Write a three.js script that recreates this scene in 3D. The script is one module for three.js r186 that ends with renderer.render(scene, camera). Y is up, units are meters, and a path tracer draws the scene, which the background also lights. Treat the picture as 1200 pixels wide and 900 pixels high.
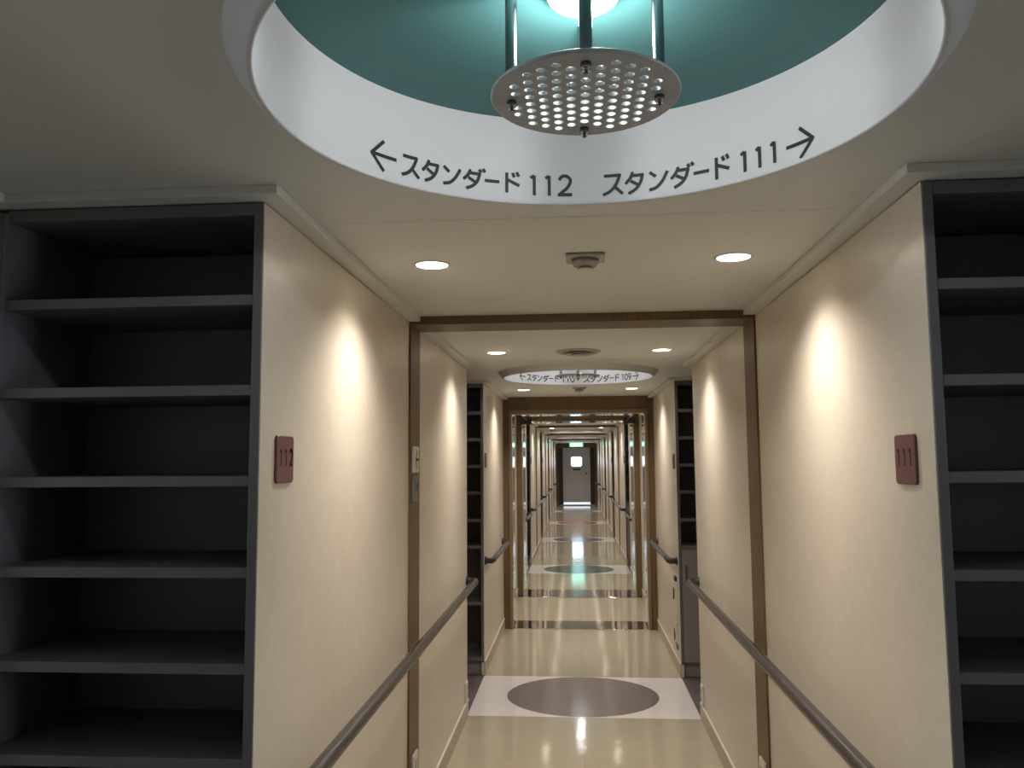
import * as THREE from 'three';
import { RoundedBoxGeometry } from 'three/addons/geometries/RoundedBoxGeometry.js';
import { mergeGeometries } from 'three/addons/utils/BufferGeometryUtils.js';
import { RectAreaLightUniformsLib } from 'three/addons/lights/RectAreaLightUniformsLib.js';

// ---------------------------------------------------------------- camera, sky, exposure
RectAreaLightUniformsLib.init();
const scene = new THREE.Scene();
scene.background = new THREE.Color(0.0, 0.0, 0.0);            // the place is closed: no sky enters but through the lit porthole
const camera = new THREE.PerspectiveCamera(2 * Math.atan(450 / 958.17) * 180 / Math.PI, 4 / 3, 0.05, 100);
camera.position.set(-0.0246, 1.6431, 0);
camera.rotation.order = 'YXZ';
camera.rotation.set(0.0938, 0.0768, -0.0073);
scene.add(camera);
const renderer = new THREE.WebGLRenderer({ antialias: true });
renderer.toneMapping = THREE.LinearToneMapping;
renderer.toneMappingExposure = 1.0;
renderer.shadowMap.enabled = true;
const DOWN_CD = 4.6, DOWN_COLOR = new THREE.Color(1.0, 0.915, 0.80);
const WINDOW_NITS = 9, WINDOW_COLOR = new THREE.Color(0.80, 0.93, 1.0);
const DOME_CD = 0.78, DOME_COLOR = new THREE.Color(0.97, 1.0, 0.98);

// ---------------------------------------------------------------- helpers
let seed = 7;
const rnd = () => (seed = (seed * 16807) % 2147483647) / 2147483647;
const used = {};
function nm(name) { if (!(name in used)) { used[name] = 0; return name; } used[name]++; return name + '_' + String(used[name]).padStart(3, '0'); }
function tag(o, label, category, group, kind) {
  o.userData.label = label;
  if (category) o.userData.category = category;
  if (group) o.userData.group = group;
  if (kind) o.userData.kind = kind;
  return o;
}
function thing(name, label, category, pos = [0, 0, 0], group, kind) {
  const o = new THREE.Group(); o.name = nm(name); o.position.set(...pos); scene.add(o);
  return tag(o, label, category, group, kind);
}
const structure = (name, label, pos) => { const o = thing(name, label, undefined, pos, undefined, 'structure'); return o; };
function part(parent, name, geo, mat, label) {
  const m = new THREE.Mesh(geo, mat); m.name = name; m.castShadow = m.receiveShadow = true;
  if (label) m.userData.label = label;
  parent.add(m); return m;
}
// box from corner to corner with texture coordinates in metres
function box(x0, x1, y0, y1, z0, z1) {
  const w = x1 - x0, h = y1 - y0, d = z1 - z0;
  const g = new THREE.BoxGeometry(w, h, d), uv = g.attributes.uv, dims = [[d, h], [d, h], [w, d], [w, d], [w, h], [w, h]];
  for (let f = 0; f < 6; f++) for (let k = 0; k < 4; k++) { const i = f * 4 + k; uv.setXY(i, uv.getX(i) * dims[f][0] + x0 + z0, uv.getY(i) * dims[f][1] + y0 + (f === 2 || f === 3 ? -z1 : 0)); }
  g.translate((x0 + x1) / 2, (y0 + y1) / 2, (z0 + z1) / 2);
  return g;
}
function rbox(x0, x1, y0, y1, z0, z1, r = 0.003, seg = 2) {
  const g = new RoundedBoxGeometry(x1 - x0, y1 - y0, z1 - z0, seg, r);
  g.translate((x0 + x1) / 2, (y0 + y1) / 2, (z0 + z1) / 2);
  const p = g.attributes.position, n = g.attributes.normal, uv = g.attributes.uv;
  for (let i = 0; i < p.count; i++) {
    const ax = Math.abs(n.getX(i)), ay = Math.abs(n.getY(i)), az = Math.abs(n.getZ(i));
    if (ax >= ay && ax >= az) uv.setXY(i, p.getZ(i), p.getY(i));
    else if (ay >= az) uv.setXY(i, p.getX(i), p.getZ(i));
    else uv.setXY(i, p.getX(i), p.getY(i));
  }
  return g;
}
const merge = (list) => mergeGeometries(list.map((g) => { const q = g.index ? g.toNonIndexed() : g; for (const k of Object.keys(q.attributes)) if (!['position', 'normal', 'uv'].includes(k)) q.deleteAttribute(k); return q; }));
function cyl(r, h, x, y, z, seg = 24, r2 = r) { const g = new THREE.CylinderGeometry(r2, r, h, seg); g.translate(x, y, z); return g; }
function sbox(s, a, b, y0, y1, z0, z1) { return s > 0 ? box(a, b, y0, y1, z0, z1) : box(-b, -a, y0, y1, z0, z1); }      // mirrored on the left
function srbox(s, a, b, y0, y1, z0, z1, r) { return s > 0 ? rbox(a, b, y0, y1, z0, z1, r) : rbox(-b, -a, y0, y1, z0, z1, r); }

// tileable noise for grain, relief and mottling
function noiseTex(n, octaves, f, srgb) {
  const perm = Array.from({ length: 4096 }, rnd), val = (x, y, m) => perm[((x % m + m) % m * 131 + (y % m + m) % m * 57 + m * 17) & 4095];
  const data = new Uint8Array(n * n * 4);
  for (let j = 0; j < n; j++) for (let i = 0; i < n; i++) {
    let v = 0, tot = 0;
    for (const [m, a, my] of octaves) {
      const u = i / n * m, w = j / n * (my || m), x = Math.floor(u), y = Math.floor(w), fx = u - x, fy = w - y, sx = fx * fx * (3 - 2 * fx), sy = fy * fy * (3 - 2 * fy);
      const q = (X, Y) => perm[(((X % m + m) % m) * 131 + ((Y % (my || m) + (my || m)) % (my || m)) * 57 + m * 17) & 4095];
      v += a * ((q(x, y) * (1 - sx) + q(x + 1, y) * sx) * (1 - sy) + (q(x, y + 1) * (1 - sx) + q(x + 1, y + 1) * sx) * sy); tot += a;
    }
    const c = f(v / tot), k = (j * n + i) * 4;
    data[k] = c[0]; data[k + 1] = c[1]; data[k + 2] = c[2]; data[k + 3] = 255;
  }
  const t = new THREE.DataTexture(data, n, n); t.wrapS = t.wrapT = THREE.RepeatWrapping; t.magFilter = THREE.LinearFilter; t.minFilter = THREE.LinearMipmapLinearFilter;
  if (srgb) t.colorSpace = THREE.SRGBColorSpace;
  t.needsUpdate = true; return t;
}
const grey = (lo, hi) => (v) => { const c = Math.round(lo + (hi - lo) * v); return [c, c, c]; };
const rep = (t, x, y = x) => { const c = t.clone(); c.repeat.set(x, y); c.needsUpdate = true; return c; };
const fineNoise = noiseTex(256, [[64, 1], [128, 0.8], [24, 0.5]], grey(0, 255));
const waveNoise = noiseTex(512, [[5, 1, 9], [11, 0.6, 26], [28, 0.22, 60]], grey(0, 255));
const mottle = noiseTex(512, [[6, 0.6], [19, 0.6], [60, 0.7], [150, 0.8]], grey(240, 255), true);
const streak = noiseTex(256, [[90, 1, 3], [40, 0.6, 2], [128, 0.6, 6]], grey(205, 255), true);
const speckle = noiseTex(256, [[128, 1], [70, 0.6], [18, 0.4]], grey(120, 255), true);
const lin = (r, g, b) => new THREE.Color().setRGB(r, g, b);
const std = (o) => new THREE.MeshStandardMaterial(o), phy = (o) => new THREE.MeshPhysicalMaterial(o);
const M = {
  wall: phy({ color: lin(0.70, 0.632, 0.54), roughness: 0.36, specularIntensity: 0.55, map: rep(mottle, 0.6), bumpMap: rep(fineNoise, 3), bumpScale: 0.0001 }),
  ceiling: phy({ color: lin(0.66, 0.665, 0.635), roughness: 0.5, specularIntensity: 0.5, bumpMap: rep(fineNoise, 2), bumpScale: 0.00008 }),
  band: phy({ color: lin(0.56, 0.545, 0.56), roughness: 0.55 }),
  teal: phy({ color: lin(0.075, 0.195, 0.195), roughness: 0.5, specularIntensity: 0.4 }),
  greyDome: phy({ color: lin(0.30, 0.27, 0.27), roughness: 0.5 }),
  redDome: phy({ color: lin(0.42, 0.09, 0.08), roughness: 0.5 }),
  blueDome: phy({ color: lin(0.15, 0.2, 0.32), roughness: 0.5 }),
  floor: phy({ color: lin(0.455, 0.405, 0.315), roughness: 0.085, specularIntensity: 0.9, map: rep(mottle, 0.8), bumpMap: rep(waveNoise, 1.1), bumpScale: 0.0007 }),
  floorWhite: phy({ color: lin(0.80, 0.77, 0.77), roughness: 0.2, specularIntensity: 0.7, map: rep(mottle, 0.8), bumpMap: rep(waveNoise, 1.1), bumpScale: 0.0007 }),
  discGrey: phy({ color: lin(0.215, 0.175, 0.175), roughness: 0.17, specularIntensity: 0.7, map: rep(mottle, 0.8), bumpMap: rep(waveNoise, 1.1), bumpScale: 0.0007 }),
  discGreen: phy({ color: lin(0.06, 0.105, 0.09), roughness: 0.15, specularIntensity: 0.7 }),
  discRed: phy({ color: lin(0.48, 0.10, 0.08), roughness: 0.15, specularIntensity: 0.7 }),
  discBlue: phy({ color: lin(0.20, 0.22, 0.27), roughness: 0.15, specularIntensity: 0.7 }),
  underlay: std({ color: lin(0.10, 0.085, 0.06), roughness: 0.9 }),
  carpet: std({ color: lin(0.30, 0.235, 0.26), roughness: 1, map: rep(speckle, 9), bumpMap: rep(fineNoise, 9), bumpScale: 0.003 }),
  baseboard: phy({ color: lin(0.46, 0.40, 0.31), roughness: 0.4 }),
  bead: phy({ color: lin(0.66, 0.61, 0.52), roughness: 0.35 }),
  brown: phy({ color: lin(0.20, 0.135, 0.072), roughness: 0.42, specularIntensity: 0.4, map: rep(streak, 3, 0.6) }),
  brownLight: phy({ color: lin(0.27, 0.19, 0.11), roughness: 0.3, map: rep(streak, 3, 0.6) }),
  steel: std({ color: lin(0.62, 0.61, 0.60), metalness: 1, roughness: 0.08, bumpMap: rep(waveNoise, 0.9), bumpScale: 0.0002 }),
  steelSatin: std({ color: lin(0.62, 0.61, 0.60), metalness: 1, roughness: 0.13 }),
  chrome: std({ color: lin(0.36, 0.36, 0.36), metalness: 1, roughness: 0.16 }),
  nut: std({ color: lin(0.25, 0.24, 0.23), metalness: 1, roughness: 0.25 }),
  plate: std({ color: lin(0.38, 0.395, 0.41), metalness: 0.25, roughness: 0.5 }),
  shelf: phy({ color: lin(0.145, 0.143, 0.160), roughness: 0.45, bumpMap: rep(fineNoise, 4), bumpScale: 0.0001 }),
  cupboard: phy({ color: lin(0.27, 0.24, 0.25), roughness: 0.4 }),
  rail: phy({ color: lin(0.05, 0.042, 0.037), roughness: 0.24, specularIntensity: 0.7, bumpMap: rep(fineNoise, 6), bumpScale: 0.00005 }),
  sleeve: phy({ color: lin(0.03, 0.027, 0.026), roughness: 0.45 }),
  burgundy: phy({ color: lin(0.155, 0.052, 0.056), roughness: 0.42 }),
  engraved: std({ color: lin(0.012, 0.004, 0.004), roughness: 0.8 }),
  black: std({ color: lin(0.006, 0.007, 0.007), roughness: 0.6, side: THREE.DoubleSide }),
  white: phy({ color: lin(0.62, 0.60, 0.55), roughness: 0.45 }),
  greyPlastic: phy({ color: lin(0.36, 0.35, 0.31), roughness: 0.45 }),
  dark: std({ color: lin(0.02, 0.018, 0.016), roughness: 0.6 }),
  doorGrey: phy({ color: lin(0.52, 0.51, 0.54), roughness: 0.45 }),
  doorSide: phy({ color: lin(0.035, 0.027, 0.03), roughness: 0.5 }),
  cabinDoor: phy({ color: lin(0.30, 0.21, 0.13), roughness: 0.4, map: rep(streak, 2, 0.5) }),
  lens: std({ color: lin(0.8, 0.8, 0.8), emissive: lin(1.0, 0.9, 0.7), emissiveIntensity: 16, roughness: 0.5 }),
  globe: std({ color: lin(0.8, 0.8, 0.8), emissive: lin(0.96, 1, 1), emissiveIntensity: 1.7, roughness: 0.5 }),
  daylight: std({ color: lin(0.7, 0.7, 0.7), emissive: lin(0.68, 0.84, 1.0), emissiveIntensity: 4.5, roughness: 0.3 }),
  daylightPane: std({ color: lin(0.7, 0.7, 0.7), emissive: lin(0.8, 0.93, 1.0), emissiveIntensity: 1.5, roughness: 0.3 }),
  daylightLow: std({ color: lin(0.7, 0.7, 0.7), emissive: lin(0.72, 0.85, 1.0), emissiveIntensity: 1.1, roughness: 0.3 }),
  exitWhite: std({ color: lin(0.6, 0.7, 0.65), emissive: lin(0.55, 1.0, 0.82), emissiveIntensity: 4, roughness: 0.4 }),
  exitGreen: std({ color: lin(0.02, 0.3, 0.15), emissive: lin(0.02, 0.55, 0.28), emissiveIntensity: 2.0, roughness: 0.4 }),
};

// ---------------------------------------------------------------- layout (metres; z runs to minus as the corridor goes away)
const W = 0.75, HW = 2.2555, HC = 2.281, SIDE = 1.41, VH = 0.495;
const V = [1.338, 5.941, 12.65, 17.35, 21.97, 26.85];          // middles of the cross lobbies
const F1 = [8.2, 8.6], F2 = [10.07, 10.65], END = 30.4, BACK = -2.77;
const runs = [[BACK, V[0] - VH], [V[0] + VH, V[1] - VH], [V[1] + VH, F1[0]], [F1[1], F2[0]], [F2[1], V[2] - VH], [V[2] + VH, V[3] - VH], [V[3] + VH, V[4] - VH], [V[4] + VH, V[5] - VH], [V[5] + VH, END]];
const RINGS = [-0.95, 3.527, 14.93, 19.6, 24.35];
const RT = 0.213;                                              // a frame's depth along the corridor

// ---------------------------------------------------------------- structure: floor
const floor = structure('floor', 'glossy beige sheet floor with pale bands and round inlays');
part(floor, 'floor_base', box(-1.6, 1.6, -0.12, -0.006, -END - 0.2, -BACK + 0.2), M.underlay);
const gap = 0.0008;
for (const [a, b] of [[BACK, V[0] - VH], [V[0] + VH, V[1] - VH], [V[1] + VH, 7.33], [7.33, F1[0]], [F1[1], F2[0]], [F2[1], V[2] - VH], [V[2] + VH, V[3] - VH], [V[3] + VH, V[4] - VH], [V[4] + VH, V[5] - VH], [V[5] + VH, END]])
  for (const s of [-1, 1]) part(floor, 'floor_sheet', sbox(s, gap, W + 0.03, -0.006, 0, -b + gap, -a - gap), M.floor);
V.forEach((c, i) => {
  const disc = [M.discGreen, M.discGrey, M.discGreen, M.discGrey, M.discRed, M.discBlue][i];
  const sh = new THREE.Shape([[-W, -VH], [W, -VH], [W, VH], [-W, VH]].map((q) => new THREE.Vector2(...q)));
  const hole = new THREE.Path(); hole.absellipse(0, 0, 0.5304, 0.4904, 0, Math.PI * 2, true); sh.holes.push(hole);
  const g = new THREE.ExtrudeGeometry(sh, { depth: 0.006, bevelEnabled: false, curveSegments: 64 }); g.rotateX(-Math.PI / 2); g.translate(0, -0.006, -c);
  part(floor, 'pale_band', g, M.floorWhite, 'pale off-white floor band across the lobby');
  part(floor, 'floor_disc', cyl(1, 0.006, 0, -0.003, 0, 72).scale(0.53, 1, 0.49).translate(0, 0, -c), disc, ['dark green', 'taupe grey', 'dark green', 'taupe grey', 'red', 'blue grey'][i] + ' round floor inlay');
  for (const s of [-1, 1]) part(floor, 'carpet', sbox(s, W, SIDE + 0.03, -0.006, 0.003, -c - VH - 0.02, -c + VH + 0.02), M.carpet, 'purple grey carpet at a cabin door');
});

// ---------------------------------------------------------------- structure: walls
const walls = { '-1': structure('wall_left', 'cream panelled corridor wall with plate 112'), 1: structure('wall_right', 'cream panelled corridor wall with plate 111') };
const boards = { '-1': structure('baseboard_left', 'beige baseboard with pale top bead under plate 112'), 1: structure('baseboard_right', 'beige baseboard with pale top bead under plate 111') };
for (const s of [-1, 1]) {
  for (const [a, b] of runs) {
    const cut = RINGS.filter((r) => r > a && r < b).map((r) => r + RT / 2), ends = [a, ...cut, b];
    for (let k = 0; k + 1 < ends.length; k++) part(walls[s], 'wall_panel', sbox(s, W, W + 0.02, 0, HW, -ends[k + 1] + 0.0006, -ends[k] - (V.some((c) => Math.abs(c + VH - ends[k]) < 0.01) ? 0.0045 : 0.0006)), M.wall);
    for (let k = 0; k + 1 < ends.length; k++) {
      const z1 = -ends[k] - (k > 0 ? 0 : 0.001), z0 = -ends[k + 1] + (k + 2 < ends.length ? 0 : 0.001);
      part(boards[s], 'baseboard_strip', sbox(s, W - 0.008, W, 0, 0.095, z0, z1), M.baseboard);
      part(boards[s], 'top_bead', srbox(s, W - 0.011, W, 0.095, 0.108, z0, z1, 0.003), M.bead, 'pale rounded top bead');
    }
  }
  V.forEach((c) => {
    part(walls[s], 'lobby_wall', sbox(s, W + 0.02, SIDE + 0.06, 0, HW, -(c - VH), -(c - VH) + 0.06), M.wall);
    part(walls[s], 'lobby_wall', sbox(s, W + 0.02, SIDE + 0.06, 0, HC, -(c + VH) - 0.46, -(c + VH) - 0.40), M.wall);
    part(walls[s], 'lobby_wall', sbox(s, SIDE, SIDE + 0.06, 2.06, HW, -(c + VH) - 0.4, -(c - VH)), M.wall);
    part(walls[s], 'lobby_wall', sbox(s, SIDE, SIDE + 0.06, 0, 2.06, -(c + VH) - 0.4, -(c + VH) + 0.1), M.wall);
    part(walls[s], 'lobby_wall', sbox(s, SIDE, SIDE + 0.06, 0, 2.06, -(c - VH) - 0.1, -(c - VH)), M.wall);
  });
}
const wallBack = structure('wall_back', 'cream wall closing the corridor behind the viewer');
part(wallBack, 'wall_panel', box(-W - 0.06, W + 0.06, 0, HC, -BACK, -BACK + 0.06), M.wall);
const wallFar = structure('wall_far', 'brown end wall round the grey porthole door');
part(wallFar, 'wall_panel', box(-W - 0.06, W + 0.06, 0, HC, -END - 0.1, -END - 0.03), M.brown);

// ---------------------------------------------------------------- structure: ceiling, cornice, frames
const ceiling = structure('ceiling', 'off-white panelled corridor ceiling');
const CP = 0.767, cut = 0.0012;
V.forEach((c) => {
  const sh = new THREE.Shape([[-W - 0.06, -CP + cut], [W + 0.06, -CP + cut], [W + 0.06, -VH - 0.06], [SIDE + 0.06, -VH - 0.06], [SIDE + 0.06, VH + 0.46], [W + 0.06, VH + 0.46], [W + 0.06, CP - cut], [-W - 0.06, CP - cut], [-W - 0.06, VH + 0.46], [-SIDE - 0.06, VH + 0.46], [-SIDE - 0.06, -VH - 0.06], [-W - 0.06, -VH - 0.06]].map(([x, y]) => new THREE.Vector2(x, y)));
  const hole = new THREE.Path(); hole.absarc(0, 0, 0.562, 0, Math.PI * 2, true); sh.holes.push(hole);
  const g = new THREE.ExtrudeGeometry(sh, { depth: 0.02, bevelEnabled: false, curveSegments: 72 }); g.rotateX(-Math.PI / 2); g.translate(0, HC, -c);
  part(ceiling, 'lobby_panel', g, M.ceiling);
});
for (const [a, b] of [[BACK - 0.06, V[0] - CP], [V[0] + CP, V[1] - CP], [V[1] + CP, F1[0]], [F1[0], F2[1]], [F2[1], V[2] - CP], [V[2] + CP, V[3] - CP], [V[3] + CP, V[4] - CP], [V[4] + CP, V[5] - CP], [V[5] + CP, END + 0.1]]) {
  const r = RINGS.find((q) => q > a && q < b), ends = r === undefined ? [a, b] : [a, r + RT / 2, b];
  for (let k = 0; k + 1 < ends.length; k++) part(ceiling, 'ceiling_panel', box(-W - 0.06, W + 0.06, HC, HC + 0.02, -ends[k + 1] + cut, -ends[k] - cut), M.ceiling);
}
part(ceiling, 'ceiling_deck', box(-1.6, 1.6, 2.56, 2.6, -END - 0.2, -BACK + 0.2), M.underlay);
const CN = 0.05;                                               // cornice width
for (const s of [-1, 1]) {
  const cornice = structure('trim_' + (s < 0 ? 1 : 2), 'narrow off-white cornice strip above the ' + (s < 0 ? 'wall with plate 112' : 'wall with plate 111'));
  for (const [a, b] of runs) {
    const r = RINGS.find((q) => q > a && q < b);
    for (const [p, q] of r === undefined ? [[a, b]] : [[a, r], [r + RT, b]]) part(cornice, 'cornice_strip', srbox(s, W - CN, W + 0.06, 2.2585, HC, -q - (V.some((c) => Math.abs(c - VH - q) < 0.01) ? CN : 0), -p + (V.some((c) => Math.abs(c + VH - p) < 0.01) ? CN : 0), 0.002), M.ceiling);
  }
  V.forEach((c) => {
    part(cornice, 'cornice_strip', srbox(s, W + 0.06, SIDE, 2.2585, HC, -(c + VH) - 0.4, -(c + VH) + CN, 0.002), M.ceiling);
    part(cornice, 'cornice_strip', srbox(s, W + 0.06, SIDE, 2.2585, HC, -(c - VH) - CN, -(c - VH), 0.002), M.ceiling);
    part(cornice, 'cornice_strip', srbox(s, SIDE - CN, SIDE + 0.06, 2.2585, HC, -(c + VH) + CN, -(c - VH) - CN, 0.002), M.ceiling);
  });
}
RINGS.forEach((r, k) => {
  const t = structure('trim_' + (k + 3), 'brown frame of two posts and a header' + [' behind the viewer', ' past plates 111 and 112', ' past the green floor disc', ' before the red floor disc', ' past the red floor disc'][k]);
  for (const s of [-1, 1]) part(t, 'post', srbox(s, W - 0.009, W + 0.004, 0, 2.244, -r - RT, -r, 0.003), M.brown);
  part(t, 'header', rbox(-W, W, 2.244, HC, -r - RT, -r, 0.003), M.brown);
});

// ---------------------------------------------------------------- steel-lined doorways
function uframe(xo, xi, yo, yi, z0, z1, r = 0.003, y0 = 0) { return merge([rbox(-xo, -xi, y0, yo, z0, z1, r), rbox(xi, xo, y0, yo, z0, z1, r), rbox(-xi, xi, yi, yo, z0, z1, r)]); }
function splay(g, tx, ty) { // steel linings open slightly towards the far side
  const p = g.attributes.position;
  for (let i = 0; i < p.count; i++) { const z = Math.max(0, -p.getZ(i)); p.setX(i, p.getX(i) + Math.sign(p.getX(i)) * (Math.abs(p.getX(i)) > 0.6 ? tx * z : 0)); if (p.getY(i) > 1) p.setY(i, p.getY(i) + ty * z); }
  g.computeVertexNormals(); return g;
}
{
  const t = thing('doorway_frame', 'brown doorway with stepped casing and polished steel lining past plates 109 and 110', 'doorway', [0, 0, -F1[0]]);
  const L = F1[1] - F1[0];
  part(t, 'fascia', uframe(W, 0.69, HC, 2.15, -L, 0), M.brown);
  part(t, 'casing', uframe(0.692, 0.662, 2.152, 2.112, -0.03, 0.016, 0.006), M.brownLight, 'raised brown casing');
  part(t, 'casing', uframe(0.692, 0.672, 2.152, 2.122, -L - 0.016, -L + 0.03, 0.006), M.brownLight, 'raised brown casing');
  part(t, 'lining', splay(uframe(0.68, 0.655, 2.135, 2.102, -L - 0.004, 0.004, 0.002), 0.022, 0.016), M.steelSatin, 'polished steel lining');
  part(t, 'threshold', rbox(-0.655, 0.655, -0.004, 0.006, -L, 0, 0.003), M.steel, 'polished steel threshold');
}
{
  const t = thing('doorway_frame', 'dark brown inner doorway with steel edges and door closers', 'doorway', [0, 0, -F2[0]]);
  const L = F2[1] - F2[0];
  for (const s of [-1, 1]) part(t, 'jamb', srbox(s, 0.682, W, 0.018, HC, -L, 0, 0.004), M.brown);
  part(t, 'header', rbox(-0.682, 0.682, 2.138, HC, -L, 0, 0.004), M.brown);
  part(t, 'lining', splay(uframe(0.684, 0.669, 2.14, 2.122, -L - 0.004, 0.006, 0.002), 0.0145, 0.010), M.steelSatin, 'polished steel lining');
  part(t, 'threshold', rbox(-W, W, -0.004, 0.006, -L, 0, 0.003), M.steel, 'polished steel threshold');
  for (const s of [-1, 1]) {
    const c = part(t, 'door_closer', srbox(s, 0.56, 0.70, 2.09, 2.15, 0.004, 0.06, 0.006), M.dark, 'black door closer');
    const arm = new THREE.BoxGeometry(0.16, 0.012, 0.012); arm.rotateZ(s * 0.75); arm.translate(s * 0.61, 2.135, 0.075);
    part(c, 'arm', arm, M.steel);
  }
}

// ---------------------------------------------------------------- end of the corridor: porthole door and exit sign
{
  const t = structure('door_5', 'grey end door with glowing porthole, brown frame and dark side strips', [0, 0, -END]);
  part(t, 'door_frame', uframe(W - 0.002, 0.66, 2.255, 2.11, -0.03, 0.05, 0.006), M.brown);
  for (const s of [-1, 1]) part(t, 'side_strip', srbox(s, 0.50, 0.66, 0.005, 2.11, -0.03, 0.0, 0.003), M.doorSide, 'near-black side strip');
  const sh = new THREE.Shape([[-0.498, 0.135], [-0.003, 0.135], [-0.003, 1.1], [0.003, 1.1], [0.003, 0.135], [0.498, 0.135], [0.498, 2.105], [-0.498, 2.105]].map((q) => new THREE.Vector2(...q)));
  const rr = (p, x, y, w, h, r) => { p.moveTo(x - w + r, y - h); p.lineTo(x + w - r, y - h); p.absarc(x + w - r, y - h + r, r, -Math.PI / 2, 0); p.lineTo(x + w, y + h - r); p.absarc(x + w - r, y + h - r, r, 0, Math.PI / 2); p.lineTo(x - w + r, y + h); p.absarc(x - w + r, y + h - r, r, Math.PI / 2, Math.PI); p.lineTo(x - w, y - h + r); p.absarc(x - w + r, y - h + r, r, Math.PI, Math.PI * 1.5); };
  const hole = new THREE.Path(); rr(hole, 0, 1.6, 0.205, 0.185, 0.08); sh.holes.push(hole);
  const leaf = new THREE.ExtrudeGeometry(sh, { depth: 0.04, bevelEnabled: true, bevelSize: 0.002, bevelThickness: 0.002, bevelSegments: 1 }); leaf.translate(0, 0, -0.02);
  const door = part(t, 'door_leaf', leaf, M.doorGrey);
  const ws = new THREE.Shape(); rr(ws, 0, 1.6, 0.23, 0.21, 0.1); const wh = new THREE.Path(); rr(wh, 0, 1.6, 0.2, 0.18, 0.08); ws.holes.push(wh);
  const ring = new THREE.ExtrudeGeometry(ws, { depth: 0.012, bevelEnabled: true, bevelSize: 0.003, bevelThickness: 0.003, bevelSegments: 2 }); ring.translate(0, 0, 0.022);
  part(door, 'window_ring', ring, M.doorGrey);
  const ps = new THREE.Shape(); rr(ps, 0, 1.6, 0.203, 0.183, 0.08);
  const pane = new THREE.ExtrudeGeometry(ps, { depth: 0.006, bevelEnabled: false }); pane.translate(0, 0, -0.01);
  part(door, 'window_pane', pane, M.daylight, 'porthole pane bright with daylight');
  part(door, 'door_sign', rbox(-0.14, 0.14, 1.28, 1.345, 0.02, 0.028, 0.002), std({ color: lin(0.03, 0.04, 0.10), roughness: 0.5 }), 'small dark blue sign');
  part(door, 'door_handle', merge([cyl(0.03, 0.05, 0, 0, 0).rotateX(Math.PI / 2).translate(0.36, 1.17, 0.045), rbox(0.30, 0.37, 1.155, 1.18, 0.06, 0.075, 0.004)]), M.dark);
  part(t, 'window_slot', box(-0.49, 0.49, 0.035, 0.115, -0.026, -0.018), M.daylightLow, 'bright slot of daylight under the door');
  part(t, 'door_sill', rbox(-0.66, 0.66, 0, 0.035, -0.03, 0.02, 0.004), M.steel);
  const a = new THREE.RectAreaLight(0xb8d8ff, 2.5, 0.38, 0.35); a.position.set(0, 1.6, -END + 0.045); a.lookAt(0, 1.6, 0); scene.add(a);
}
{
  const t = thing('exit_sign', 'glowing green emergency exit sign hanging before the porthole door', 'sign', [0, 2.168, -27.5]);
  part(t, 'housing', rbox(-0.235, 0.235, -0.08, 0.08, -0.04, 0, 0.01), M.white);
  part(t, 'sign_face', rbox(-0.225, 0.225, -0.07, 0.07, -0.004, 0.004, 0.003), M.exitGreen, 'green lit border');
  part(t, 'sign_panel', rbox(-0.185, 0.185, -0.045, 0.045, 0.002, 0.008, 0.002), M.exitWhite, 'pale green lit panel');
  part(t, 'bracket', box(-0.12, 0.12, 0.078, HC - 2.168, -0.03, -0.01), M.white);
  const a = new THREE.RectAreaLight(0x7ff0e0, 5, 0.42, 0.13); a.position.set(0, 2.168, -27.5 + 0.015); a.lookAt(0, 2.168, 0); scene.add(a);
}

// ---------------------------------------------------------------- lettering: strokes laid on a surface
function strokes(lines, width, map, step = 0.01) {          // lines: 2-D polylines in metres; map(u, v) -> [position, normal]
  const P = [], N = [];
  const tri = (...q) => q.forEach(([u, v]) => { const [p, n] = map(u, v); P.push(...p); N.push(...n); });
  const h = width / 2;
  for (const l of lines) {
    l.forEach(([u, v], i) => { if (i > 0 && i + 1 < l.length) for (let k = 0; k < 12; k++) { const a = k / 12 * 2 * Math.PI, b = (k + 1) / 12 * 2 * Math.PI; tri([u, v], [u + h * Math.cos(a), v + h * Math.sin(a)], [u + h * Math.cos(b), v + h * Math.sin(b)]); } });
    for (let i = 0; i + 1 < l.length; i++) {
      const [a, b] = l[i], [c, d] = l[i + 1], L = Math.hypot(c - a, d - b);
      if (L < 1e-7) continue;
      const tx = (c - a) / L, ty = (d - b) / L, nx = -ty * h, ny = tx * h, n = Math.max(1, Math.ceil(L / step));
      for (let k = 0; k < n; k++) {
        const u0 = a + tx * L * k / n, v0 = b + ty * L * k / n, u1 = a + tx * L * (k + 1) / n, v1 = b + ty * L * (k + 1) / n;
        const A = [u0 - nx, v0 - ny], B = [u1 - nx, v1 - ny], Cc = [u1 + nx, v1 + ny], D = [u0 + nx, v0 + ny];
        tri(A, B, Cc); tri(A, Cc, D);
      }
    }
  }
  const g = new THREE.BufferGeometry();
  g.setAttribute('position', new THREE.Float32BufferAttribute(P, 3)); g.setAttribute('normal', new THREE.Float32BufferAttribute(N, 3));
  g.setAttribute('uv', new THREE.Float32BufferAttribute(new Float32Array(P.length / 3 * 2), 2));
  return g;
}
const curve = (...pts) => new THREE.CatmullRomCurve3(pts.map(([x, y]) => new THREE.Vector3(x, y, 0))).getPoints(14).map((p) => [p.x, p.y]);
const ta = [curve([0.4, 1], [0.27, 0.74], [0.02, 0.48]), [[0.33, 0.84], [0.92, 0.84], ...curve([0.92, 0.84], [0.8, 0.48], [0.56, 0.2], [0.16, 0.0])], [[0.28, 0.6], [0.72, 0.36]]];
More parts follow.
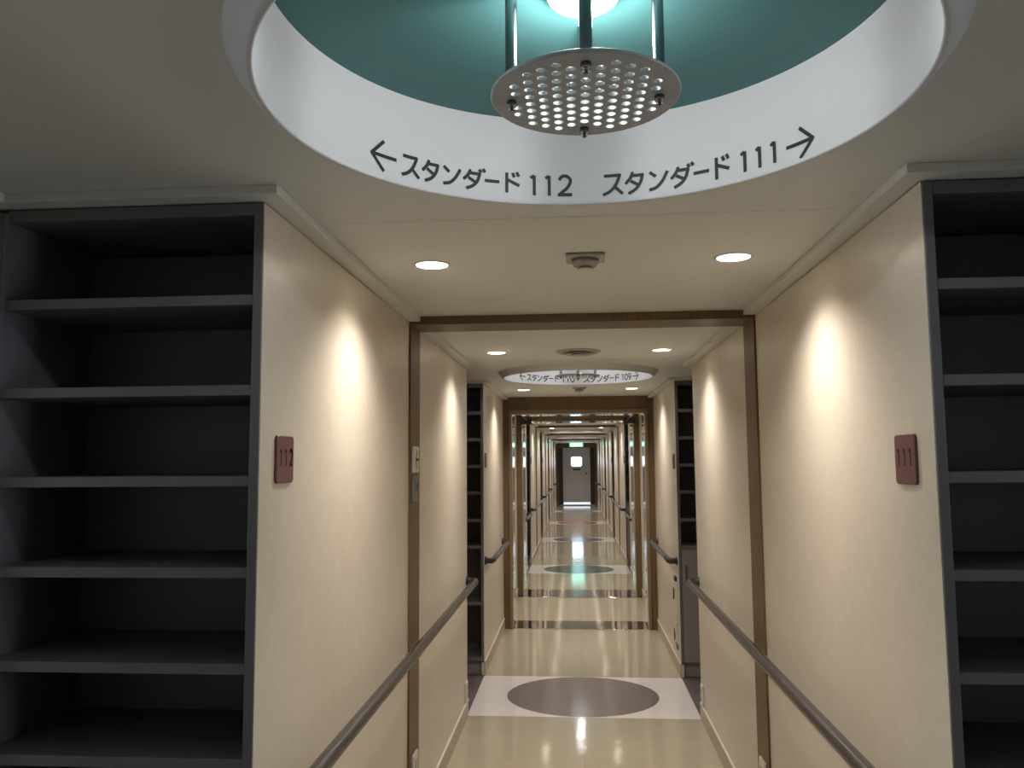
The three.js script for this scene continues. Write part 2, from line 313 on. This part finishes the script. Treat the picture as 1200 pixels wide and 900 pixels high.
const GLYPH = {
  su: [[[0.06, 0.93], [0.84, 0.93], ...curve([0.84, 0.93], [0.66, 0.52], [0.38, 0.2], [0.0, 0.02])], [[0.56, 0.42], [0.98, 0.02]]],
  ta,
  n: [[[0.06, 0.9], [0.38, 0.66]], curve([0.03, 0.06], [0.4, 0.15], [0.72, 0.44], [0.98, 0.86])],
  da: [...ta.map((l) => l.map(([x, y]) => [x * 0.82, y * 0.92])), [[0.73, 1.0], [0.83, 0.84]], [[0.9, 1.05], [1.0, 0.89]]],
  dash: [[[0, 0.5], [1, 0.5]]],
  do: [[[0.12, 1], [0.12, 0]], [[0.12, 0.66], [0.98, 0.38]], [[0.52, 1.0], [0.64, 0.78]], [[0.8, 1.05], [0.94, 0.83]]],
  1: [[[0.22, 0.86], [0.70, 0.985]], [[0.72, 1], [0.72, 0]]],
  2: [[...curve([0.08, 0.78], [0.28, 0.97], [0.62, 0.98], [0.9, 0.78], [0.72, 0.45], [0.06, 0.05]), [0.06, 0.05], [1, 0.05]]],
  0: [curve([0.5, 1], [0.14, 0.82], [0.05, 0.5], [0.14, 0.18], [0.5, 0], [0.86, 0.18], [0.95, 0.5], [0.86, 0.82], [0.5, 1])],
  9: [curve([0.9, 0.66], [0.7, 0.42], [0.4, 0.4], [0.1, 0.56], [0.12, 0.86], [0.45, 1], [0.82, 0.9], [0.94, 0.6], [0.75, 0.2], [0.3, 0.0])],
  left: [[[1, 0.5], [0, 0.5]], [[0.5, 1.0], [0, 0.5], [0.5, 0]]],
  right: [[[0, 0.5], [1, 0.5]], [[0.5, 1.0], [1, 0.5], [0.5, 0]]],
};
const place = (glyph, u0, u1, v0, v1) => GLYPH[glyph].map((l) => l.map(([x, y]) => [u0 + (u1 - u0) * x, v0 + (v1 - v0) * y]));

// ---------------------------------------------------------------- ceiling domes with lettering and their pendant lights
const RB = 0.54, DEG = Math.PI / 180, YT = 2.447;
const WORD = ['su', 'ta', 'n', 'da', 'dash', 'do'];
const LEFT_AT = [[-46.83, -41.99], [-41.22, -36.63], [-35.74, -30.94], [-30.26, -24.58], [-24.68, -20.91], [-19.45, -15.72]], LEFT_NUM = [[-13.38, -11.5], [-9.6, -7.74], [-6.03, -2.56]];
const RIGHT_AT = [[5.09, 10.11], [10.66, 15.32], [16.41, 21.22], [21.94, 27.58], [27.5, 31.43], [32.79, 36.5]], RIGHT_NUM = [[38.93, 40.92], [42.81, 44.61], [46.52, 48.44]];
function wide(ch, [a, b]) { return ch === '1' || b - a > 2.4 ? [a, b] : [a - 0.7, b + 0.7]; }
function lettering(left, right) {                            // one entry per character, placed by its angles round the band
  const out = [], put = (name, ch, [a, b], v0, v1) => out.push([name, place(ch, a * DEG * RB, b * DEG * RB, v0, v1)]);
  put('arrow', 'left', [-55.47, -48.34], 2.2612, 2.3273);
  WORD.forEach((c, i) => put('letter', c, LEFT_AT[i], 2.2655, 2.3135)); [...left].forEach((c, i) => put('numeral', c, wide(c, LEFT_NUM[i]), 2.2625, 2.3105));
  WORD.forEach((c, i) => put('letter', c, RIGHT_AT[i], 2.2595, 2.3095)); [...right].forEach((c, i) => put('numeral', c, wide(c, RIGHT_NUM[i]), 2.2605, 2.3065));
  put('arrow', 'right', [50.95, 58.0], 2.2505, 2.3145);
  return out;
}
const onBand = (u, v) => { const a = u / RB, r = RB - 0.0012; return [[r * Math.sin(a), v, -r * Math.cos(a)], [-Math.sin(a), 0, Math.cos(a)]]; };
const domeColors = [M.teal, M.greyDome, M.teal, M.greyDome, M.redDome, M.blueDome];
const LOBBY = ['teal-dome lobby', 'taupe-disc lobby', 'green-disc lobby', 'far taupe-disc lobby', 'red-disc lobby', 'blue-disc lobby'], lobbyNote = LOBBY.map((l) => 'in the ' + l);
const SIDEN = (s) => (s < 0 ? 'chevron-plate wall' : 'hatch wall');
function platePerforated(R, holes) {
  const s = new THREE.Shape(); s.absarc(0, 0, R, 0, Math.PI * 2);
  if (holes) {
    const p = 0.0268, count = [8, 9, 10, 9, 8];
    for (let c = -5; c <= 5; c++) {
      const x = c * p * 0.866, a = Math.abs(c), ys = a === 5 ? [-2, -1, 1, 2] : Array.from({ length: count[a] }, (_, i) => i - (count[a] - 1) / 2);
      for (const y of ys) { const h = new THREE.Path(); h.absarc(x, y * p, 0.0083, 0, Math.PI * 2, true); s.holes.push(h); }
    }
  }
  const g = new THREE.ExtrudeGeometry(s, { depth: 0.0065, bevelEnabled: true, bevelSize: 0.0006, bevelThickness: 0.0006, bevelSegments: 1, curveSegments: holes ? 10 : 24 });
  g.rotateX(-Math.PI / 2); return g;
}
const smoothDisc = platePerforated(0.157, false), holedDisc = platePerforated(0.157, true);
{ // the rim of the perforated disc needs more segments than its holes: a thin ring closes it to a true circle
  const r = new THREE.TorusGeometry(0.1562, 0.0038, 10, 96); r.rotateX(Math.PI / 2); r.translate(0, 0.00325, 0); holedDisc.userData.ring = r;
}
V.forEach((c, i) => {
  const t = thing('ceiling_dome', ['teal', 'grey', 'teal', 'grey', 'red', 'blue grey'][i] + ' round ceiling recess with white band ' + lobbyNote[i], 'ceiling dome', [0, 0, -c], 'round ceiling recesses along the corridor');
  const prof = [[0.60, 2.3005], [0.581, 2.2812], [0.574, 2.2725], [0.553, 2.2475], [0.547, 2.242], [0.5415, 2.2395], [0.537, 2.241], [0.5365, 2.245], [RB, 2.252], [RB, YT], [0.556, YT], [0.556, 2.3005]].map(([x, y]) => new THREE.Vector2(x, y));
  part(t, 'white_band', new THREE.LatheGeometry(prof, 128), M.band, 'white cylindrical band with a flared lip');
  part(t, 'dome_ceiling', cyl(0.556, 0.02, 0, YT + 0.011, 0, 96), domeColors[i]);
  if (i < 2) for (const [name, l] of lettering(...[['112', '111'], ['110', '109']][i])) part(t, name, strokes(l, 0.0076, onBand), M.black, 'printed black ' + name);
  const p = thing('pendant_light', (i < 2 ? 'perforated grey disc' : 'small grey disc') + ' on four rods under a lamp, ' + LOBBY[i], 'pendant light', [0, 2.253, -c], 'disc pendants under the ceiling recesses');
  const disc = part(p, 'perforated_disc', i < 2 ? merge([holedDisc, holedDisc.userData.ring.clone()]) : smoothDisc, M.plate);
  for (let k = 0; k < 4; k++) {
    const a = k * Math.PI / 2, x = 0.1245 * Math.sin(a), z = 0.1245 * Math.cos(a);
    part(p, 'rod', cyl(0.0105, YT - 2.253 - 0.0045, x, (YT - 2.253 + 0.0045) / 2, z, 24), M.chrome, 'polished metal rod');
    if (i < 2) {
      const nut = new THREE.LatheGeometry([[0.0001, -0.0185], [0.003, -0.018], [0.0052, -0.0155], [0.006, -0.011], [0.0062, -0.0095], [0.0085, -0.0095], [0.0085, -0.0005], [0.0001, -0.0005]].map(([r, y]) => new THREE.Vector2(r, y)), 12);
      nut.translate(x, 0, z); part(p, 'acorn_nut', nut, M.nut, 'dark acorn nut');
    }
  }
  const globe = new THREE.SphereGeometry(0.064, 32, 20); globe.scale(1, 0.42, 1); globe.translate(0, YT - 2.253 - 0.008, 0);
  part(p, 'lamp_globe', globe, M.globe, 'glowing white lamp globe');
  const L = new THREE.PointLight(DOME_COLOR, DOME_CD); L.position.set(0, YT - 0.045, -c); L.castShadow = true; L.shadow.radius = 1.8; scene.add(L);
});

// ---------------------------------------------------------------- downlights
const DL = [2.585, 4.77, 7.33, 9.3, 11.45, 13.93, 16.1, 18.7, 20.85, 23.3, 25.6, 28.3];
const dlNote = ['between plates and the first brown frame', 'just past the first brown frame', 'before the steel doorway', 'between the two doorways', 'past the second doorway', 'past the green disc', 'before the second taupe disc', 'past the second taupe disc', 'before the red disc', 'past the red disc', 'before the exit sign', 'beside the exit sign'];
DL.forEach((d, i) => [-1, 1].forEach((s) => {
  const x = s * 0.482;
  const t = thing('downlight', 'round downlight near the ' + SIDEN(s) + ', ' + dlNote[i], 'downlight', [x, HC, -d], 'recessed downlights along the corridor');
  part(t, 'trim_ring', new THREE.LatheGeometry([[0.05, -0.001], [0.053, -0.004], [0.06, -0.003], [0.063, 0], [0.063, 0.002], [0.05, 0.002], [0.05, -0.001]].map(([r, y]) => new THREE.Vector2(r, y)), 40), M.white);
  part(t, 'lamp_lens', cyl(0.0515, 0.004, 0, -0.0005, 0, 36), M.lens, 'glowing warm white lens');
  const L = new THREE.SpotLight(DOWN_COLOR, DOWN_CD, 0, 68 * DEG, 1); L.position.set(x, HC - 0.012, -d); L.target.position.set(x, 0, -d);
  L.castShadow = true; L.shadow.radius = 2.2; scene.add(L, L.target);
}));

// ---------------------------------------------------------------- shelving units in the lobbies
const TOPS = [2.036, 1.8235, 1.6135, 1.4065, 1.1935, 0.987];
function shelving(s, c, i) {
  const t = thing('shelving_unit', 'tall dark grey ' + (s < 0 ? 'open shelving unit' : 'shelving unit over a cupboard') + ' in the ' + LOBBY[i], 'shelving unit', [s * (W + SIDE) / 2, 0, -c - VH], 'dark shelving units in the cross lobbies');
  const x0 = W - (W + SIDE) / 2, x1 = -x0, D = 0.37, B = (a, b, y0, y1, z0, z1, r = 0.002) => srbox(s, a, b, y0, y1, z0, z1, r);
  part(t, 'side_panel', B(x0 + 0.0205, x0 + 0.0225, 0, 2.255, -D, -0.004, 0.0005), M.shelf);
  part(t, 'side_panel', B(x1 - 0.022, x1 - 0.0005, 0, 2.255, -D, -0.004), M.shelf);
  part(t, 'back_panel', B(x0 + 0.022, x1 - 0.022, 0.1, 2.225, -D, -D + 0.012), M.shelf);
  part(t, 'stile', B(x0 + 0.0005, x0 + 0.0225, 0.1, 2.255, -0.004, 0.0015), M.shelf);
  part(t, 'stile', B(x1 - 0.026, x1 - 0.002, 0.1, 2.246, -0.004, 0.010), M.shelf);
  part(t, 'top_rail', B(x0 + 0.0225, x1 - 0.026, 2.226, 2.255, -0.02, 0.001), M.shelf);
  part(t, 'top_panel', B(x0 + 0.022, x1 - 0.022, 2.23, 2.252, -D, -0.02), M.shelf);
  for (const y of s < 0 ? [...TOPS, 0.553, 0.135] : TOPS) part(t, 'shelf', B(x0 + 0.0222, x1 - 0.0262, y - 0.0245, y, -D + 0.012, -0.001), M.shelf);
  part(t, 'plinth', B(x0 + 0.02, x1 - 0.02, 0.002, 0.108, -0.05, -0.03), M.cupboard);
  if (s > 0) {
    const d = part(t, 'cupboard_door', B(x0 + 0.024, x1 - 0.028, 0.115, 0.96, -0.018, 0.002), M.cupboard, 'grey cupboard door');
    part(d, 'door_handle', rbox(s * (x0 + 0.05) - 0.006, s * (x0 + 0.05) + 0.006, 0.72, 0.84, 0.002, 0.022, 0.004), M.chrome);
  }
  return t;
}
V.forEach((c, i) => [-1, 1].forEach((s) => shelving(s, c, i)));

// ---------------------------------------------------------------- cabin doors in the sides of the near lobbies
[0, 1].forEach((i) => [-1, 1].forEach((s) => {
  const t = structure('door_' + (i * 2 + (s < 0 ? 1 : 2)), (i ? 'closed' : 'open') + ' brown cabin door in the lobby beside plate ' + [['112', '111'], ['110', '109']][i][s < 0 ? 0 : 1], [s * SIDE, 0, -V[i]]);
  const h = VH - 0.1, open = i === 0;
  // an open leaf is swung into the cabin, flat against its side
  const leaf = part(t, 'door_leaf', open ? srbox(s, 0.062, 0.772, 0.01, 2.02, -h + 0.042, -h + 0.08, 0.003) : srbox(s, 0.012, 0.05, 0.01, 2.02, -h + 0.04, h - 0.04, 0.003), M.cabinDoor);
  for (const e of [-1, 1]) part(t, 'door_jamb', srbox(s, -0.008, 0.06, 0, 2.058, e > 0 ? h - 0.04 : -h, e > 0 ? h : -h + 0.04, 0.003), M.doorGrey);
  part(t, 'door_head', srbox(s, -0.008, 0.06, 2.02, 2.058, -h + 0.04, h - 0.04, 0.003), M.doorGrey);
  part(leaf, 'door_handle', open ? merge([srbox(s, 0.69, 0.71, 0.99, 1.01, -h + 0.078, -h + 0.12, 0.004), srbox(s, 0.58, 0.71, 0.99, 1.01, -h + 0.112, -h + 0.127, 0.004)]) : merge([srbox(s, -0.03, 0.014, 0.99, 1.01, h - 0.12, h - 0.1, 0.004), srbox(s, -0.04, -0.025, 0.99, 1.01, h - 0.23, h - 0.1, 0.004)]), M.chrome);
}));
// the two cabins behind the open doors: plain rooms with a daylight window, whose cool light spills into the lobby
[-1, 1].forEach((s) => {
  const x0 = SIDE + 0.06, x1 = 3.4, z0 = -2.0, z1 = -0.1;
  const room = structure('wall_cabin_' + (s < 0 ? 'left' : 'right'), 'plain cream cabin behind the open door beside plate ' + (s < 0 ? '112' : '111'));
  part(room, 'cabin_floor', sbox(s, x0 - 0.03, x1, -0.06, 0, z0, z1), M.carpet);
  part(room, 'cabin_ceiling', sbox(s, x0, x1, HC, HC + 0.06, z0, z1), M.ceiling);
  part(room, 'cabin_wall', sbox(s, x0, x1, 0, HC, z0 - 0.06, z0), M.wall);
  part(room, 'cabin_wall', sbox(s, x0, x1, 0, HC, z1, z1 + 0.06), M.wall);
  for (const [a, b] of [[z0, -V[0] - VH + 0.1], [-V[0] + VH - 0.1, z1]]) part(room, 'cabin_wall', sbox(s, x0, x0 + 0.03, 0, HC, a, b), M.wall);
  part(room, 'cabin_wall', sbox(s, x0, x0 + 0.03, 2.06, HC, -V[0] - VH + 0.1, -V[0] + VH - 0.1), M.wall);
  const zc = -V[0], wy = [0.95, 1.95], wz = [zc - 0.5, zc + 0.5];
  for (const [a, b, c, d] of [[0, wy[0], z0, z1], [wy[1], HC, z0, z1], [wy[0], wy[1], z0, wz[0]], [wy[0], wy[1], wz[1], z1]]) part(room, 'cabin_wall', sbox(s, x1, x1 + 0.06, a, b, c, d), M.wall);
  const win = structure('window_' + (s < 0 ? 1 : 2), 'daylight window in the cabin beside plate ' + (s < 0 ? '112' : '111'), [s * x1, 1.45, zc]);
  part(win, 'window_pane', sbox(s, 0.03, 0.04, -0.49, 0.49, -0.49, 0.49), M.daylightPane);
  for (const e of [-1, 1]) part(win, 'window_jamb', sbox(s, -0.01, 0.06, -0.5, 0.5, e > 0 ? 0.47 : -0.5, e > 0 ? 0.5 : -0.47), M.white);
  for (const e of [-1, 1]) part(win, 'window_rail', sbox(s, -0.01, 0.06, e > 0 ? 0.47 : -0.5, e > 0 ? 0.5 : -0.47, -0.47, 0.47), M.white);
  const a = new THREE.RectAreaLight(WINDOW_COLOR, WINDOW_NITS, 0.92, 0.92); a.position.set(s * (x1 + 0.02), 1.45, zc); a.lookAt(0, 1.45, zc); scene.add(a);
});
V.slice(2).forEach((c) => [-1, 1].forEach((s) => part(walls[s], 'lobby_wall', sbox(s, SIDE + 0.01, SIDE + 0.06, 0, 2.06, -c - VH + 0.1, -c + VH - 0.1), M.cabinDoor)));

// ---------------------------------------------------------------- handrails
const RAILS = [[1.93, 5.41, 'running past the first brown frame'], [6.52, 8.02, 'before the steel doorway'], [10.95, 12.1, 'past the second doorway'], [13.2, 16.8, 'past the green disc'], [17.9, 21.4, 'past the second taupe disc'], [22.5, 26.3, 'past the red disc'], [27.4, 30.1, 'beside the exit sign']];
RAILS.forEach(([a, b, note], i) => [-1, 1].forEach((s) => {
  const y = 0.862, r = 0.0225, xr = 0.69;
  const t = thing('handrail', 'dark tubular handrail on the ' + SIDEN(s) + ' ' + note, 'handrail', [s * W, y, -(a + b) / 2], 'wall handrails along the corridor');
  const h = (b - a) / 2, X = s * (xr - W);
  const tube = (pts, rad, n = 20) => new THREE.TubeGeometry(new THREE.CatmullRomCurve3(pts.map((p) => new THREE.Vector3(...p)), false, 'catmullrom', 0.5), n, rad, 16);
  const cylZ = (rad, z0, z1) => new THREE.CylinderGeometry(rad, rad, z1 - z0, 24).rotateX(Math.PI / 2).translate(X, 0, (z0 + z1) / 2);
  part(t, 'rail_tube', cylZ(r, -h + 0.06, h - 0.06), M.rail);
  for (const e of [-1, 1]) {
    const k = 0.02, elbow = tube([[X, 0, e * (h - 0.14)], [X, 0, e * (h - 0.075)], [X, 0, e * (h - 0.04)], [X * 0.86, 0, e * (h - 0.008)], [X * 0.55, 0, e * h], [-s * 0.0, 0, e * h]], r + 0.0014);
    const el = part(t, 'end_elbow', elbow, i === 0 && e < 0 ? M.rail : M.sleeve, 'dark elbow returning to the wall');
    part(el, 'wall_flange', new THREE.CylinderGeometry(0.03, 0.034, 0.012, 24).rotateZ(Math.PI / 2).translate(-s * 0.006, 0, e * h), M.sleeve);
  }
  for (const f of b - a > 3 ? [-0.45, 0.1] : [0]) {
    const z = f * h, br = part(t, 'bracket', tube([[0, -0.045, z], [X * 0.5, -0.045, z], [X, -0.03, z], [X, -r + 0.004, z]], 0.006, 10), M.steel, 'small metal bracket');
    part(br, 'bracket_plate', new THREE.CylinderGeometry(0.02, 0.02, 0.006, 16).rotateZ(Math.PI / 2).translate(-s * 0.003, -0.045, z), M.steel);
  }
}));

// ---------------------------------------------------------------- room plates, wayfinding plates, small fittings
const plateShape = (() => {
  const q = new THREE.Shape(), a = 0.0565, b = 0.0555, r = 0.009;
  q.moveTo(-a + r, -b); q.lineTo(a - r, -b); q.absarc(a - r, -b + r, r, -Math.PI / 2, 0); q.lineTo(a, b - r); q.absarc(a - r, b - r, r, 0, Math.PI / 2); q.lineTo(-a + r, b); q.absarc(-a + r, b - r, r, Math.PI / 2, Math.PI); q.lineTo(-a, -b + r); q.absarc(-a + r, -b + r, r, Math.PI, Math.PI * 1.5);
  return new THREE.ExtrudeGeometry(q, { depth: 0.004, bevelEnabled: true, bevelSize: 0.003, bevelThickness: 0.003, bevelSegments: 3, curveSegments: 6 });
})();
function numberPlate(s, zc, yc, text) {
  const t = thing('room_plate', text ? 'burgundy room plate engraved ' + text + ' on the ' + SIDEN(s) + ' by the ' + LOBBY[zc < 4 ? 0 : 1] : 'small burgundy room plate on the ' + SIDEN(s) + ' by the ' + LOBBY[zc < 15 ? 2 : 3], 'room plate', [s * W, yc, -zc], 'burgundy room plates');
  const p = part(t, 'plate_body', plateShape.clone().rotateY(-s * Math.PI / 2).translate(0, 0, 0), M.burgundy);
  if (text) {
    const w = 0.016, gp = 0.034;
    // read left to right by someone facing that wall
    const map = (u, v) => [[-s * 0.0074, v + 0.003, s * (u + (s < 0 ? 0.003 : 0.002))], [-s, 0, 0]];
    [...text].forEach((c, k) => part(p, 'engraved_numeral', strokes(place(c, (k - 1) * gp - w / 2 - (c === '1' ? 0.004 : 0), (k - 1) * gp + w / 2 + (c === '1' ? -0.004 : 0.004), -0.019, 0.021), 0.0068, map), M.engraved, 'dark engraved numeral'));
  }
}
numberPlate(-1, 1.99, 1.651, '112'); numberPlate(1, 1.988, 1.64, '111');
numberPlate(-1, 6.575, 1.65, '110'); numberPlate(1, 6.575, 1.63, '109');
for (const i of [2, 3]) for (const s of [-1, 1]) numberPlate(s, V[i] + VH + 0.14, 1.65, '');

{ // two pale plates on the brown strip of the first frame, facing across the corridor
  const x = -W + 0.009, z = -3.603, face = (d) => (u, v) => [[d, v, -u], [1, 0, 0]];
  const t = thing('arrow_plate', 'pale grey plate with black chevron on the brown post', 'sign plate', [x, 1.652, z]);
  part(t, 'plate_body', rbox(0, 0.012, -0.058, 0.058, -0.058, 0.058, 0.005), M.white);
  part(t, 'chevron', strokes([[[0.012, 0.042], [-0.018, 0.0], [0.004, -0.042]], [[-0.01, 0], [0.046, 0]]], 0.013, face(0.0125)), M.black, 'black chevron mark');
  const u = thing('instruction_plate', 'grey plate with small dark symbols below the chevron plate', 'sign plate', [x, 1.523, z]);
  part(u, 'plate_body', rbox(0, 0.01, -0.057, 0.057, -0.056, 0.056, 0.004), std({ color: lin(0.2, 0.195, 0.17), roughness: 0.5 }));
  part(u, 'symbols', strokes([[[0.024, 0.026], [0.024, -0.01]], [[-0.012, 0.03], [-0.012, 0.022]], [[-0.012, 0.012], [-0.012, 0.0]], [[0.038, 0.024], [0.038, 0.0]], [[0.006, -0.004], [0.006, -0.014]]], 0.013, face(0.0105)), M.black, 'small dark symbols');
}
function detector(d, note) {
  const t = thing('smoke_detector', 'pale square smoke detector on the ceiling ' + note, 'smoke detector', [0.014, HC, -d], 'ceiling smoke detectors');
  part(t, 'base_plate', rbox(-0.061, 0.061, -0.011, 0, -0.055, 0.055, 0.005), M.greyPlastic);
  part(t, 'body', new THREE.LatheGeometry([[0.0001, -0.034], [0.028, -0.034], [0.036, -0.031], [0.0405, -0.024], [0.043, -0.011], [0.0001, -0.011]].map(([r, y]) => new THREE.Vector2(r, y)), 32), M.greyPlastic);
  part(t, 'sensor_cap', new THREE.LatheGeometry([[0.0001, -0.0465], [0.016, -0.046], [0.024, -0.043], [0.025, -0.041], [0.018, -0.0405], [0.018, -0.034], [0.0001, -0.034]].map(([r, y]) => new THREE.Vector2(r, y)), 32), M.white);
  part(t, 'sensor_slot', cyl(0.0175, 0.0055, 0, -0.0375, 0, 24), M.dark, 'dark sensor slot');
}
detector(2.53, 'between two downlights'); detector(7.2, 'before the steel doorway');
{
  const t = thing('ceiling_diffuser', 'round pale ceiling air diffuser just past the first brown frame', 'air diffuser', [0, HC, -4.77]);
  const L = (p) => new THREE.LatheGeometry(p.map(([r, y]) => new THREE.Vector2(r, y)), 48);
  part(t, 'outer_ring', L([[0.085, 0], [0.09, -0.006], [0.118, -0.012], [0.13, -0.006], [0.132, 0]]), M.greyPlastic);
  part(t, 'inner_cone', L([[0.045, -0.004], [0.055, -0.016], [0.078, -0.022], [0.084, -0.02], [0.062, -0.004]]), M.greyPlastic);
  part(t, 'centre_disc', L([[0.0001, -0.026], [0.036, -0.026], [0.044, -0.022], [0.03, -0.012], [0.0001, -0.012]]), M.greyPlastic);
  part(t, 'neck', cyl(0.02, 0.016, 0, -0.008, 0), M.dark);
}
// low wall sockets with pale covers
for (const s of [-1, 1]) {
  const t = thing('wall_socket', 'small pale socket cover low on the ' + SIDEN(s) + ' near the taupe floor disc', 'wall socket', [s * W, 0.175, -5.36], 'low socket covers');
  part(t, 'cover', srbox(s, -0.012, 0, -0.06, 0.06, -0.037, 0.037, 0.004), M.white);
  for (const e of [0.0235, -0.0235]) part(t, 'slot', srbox(s, -0.0135, -0.011, e - 0.0115, e + 0.0115, -0.022, 0.022, 0.001), M.greyPlastic);
  const u = thing('wall_socket', 'pale socket cover low on the first brown post, ' + SIDEN(s), 'wall socket', [s * (W - 0.009), 0.335, -3.615], 'low socket covers');
  part(u, 'cover', srbox(s, -0.012, 0, -0.06, 0.06, -0.048, 0.048, 0.004), M.white);
  part(u, 'slot', srbox(s, -0.0135, -0.011, -0.03, 0.03, -0.022, 0.022, 0.001), M.greyPlastic);
}
{ // service hatch low in the wall beside plate 109
  const t = thing('service_hatch', 'low cream service hatch with dark hinges under plate 109', 'hatch', [W, 0, -6.62]);
  part(t, 'hatch_panel', rbox(-0.006, 0, 0.18, 0.72, -0.13, 0.1, 0.002), M.wall);
  for (const y of [0.58, 0.264]) part(t, 'hinge', rbox(-0.014, -0.005, y - 0.045, y + 0.045, -0.135, -0.115, 0.002), M.sleeve, 'dark hinge');
  part(t, 'pull_slot', rbox(-0.02, -0.005, 0.70, 0.735, -0.02, 0.075, 0.003), M.sleeve, 'dark pull');
  part(t, 'socket', rbox(-0.018, -0.005, 0.30, 0.38, -0.04, 0.04, 0.003), M.white);
  part(t, 'latch', rbox(-0.02, -0.005, 0.185, 0.225, -0.02, 0.08, 0.004), M.chrome);
}

scene.traverse((o) => { if (o.isMesh) { o.castShadow = true; o.receiveShadow = true; } });
renderer.render(scene, camera);
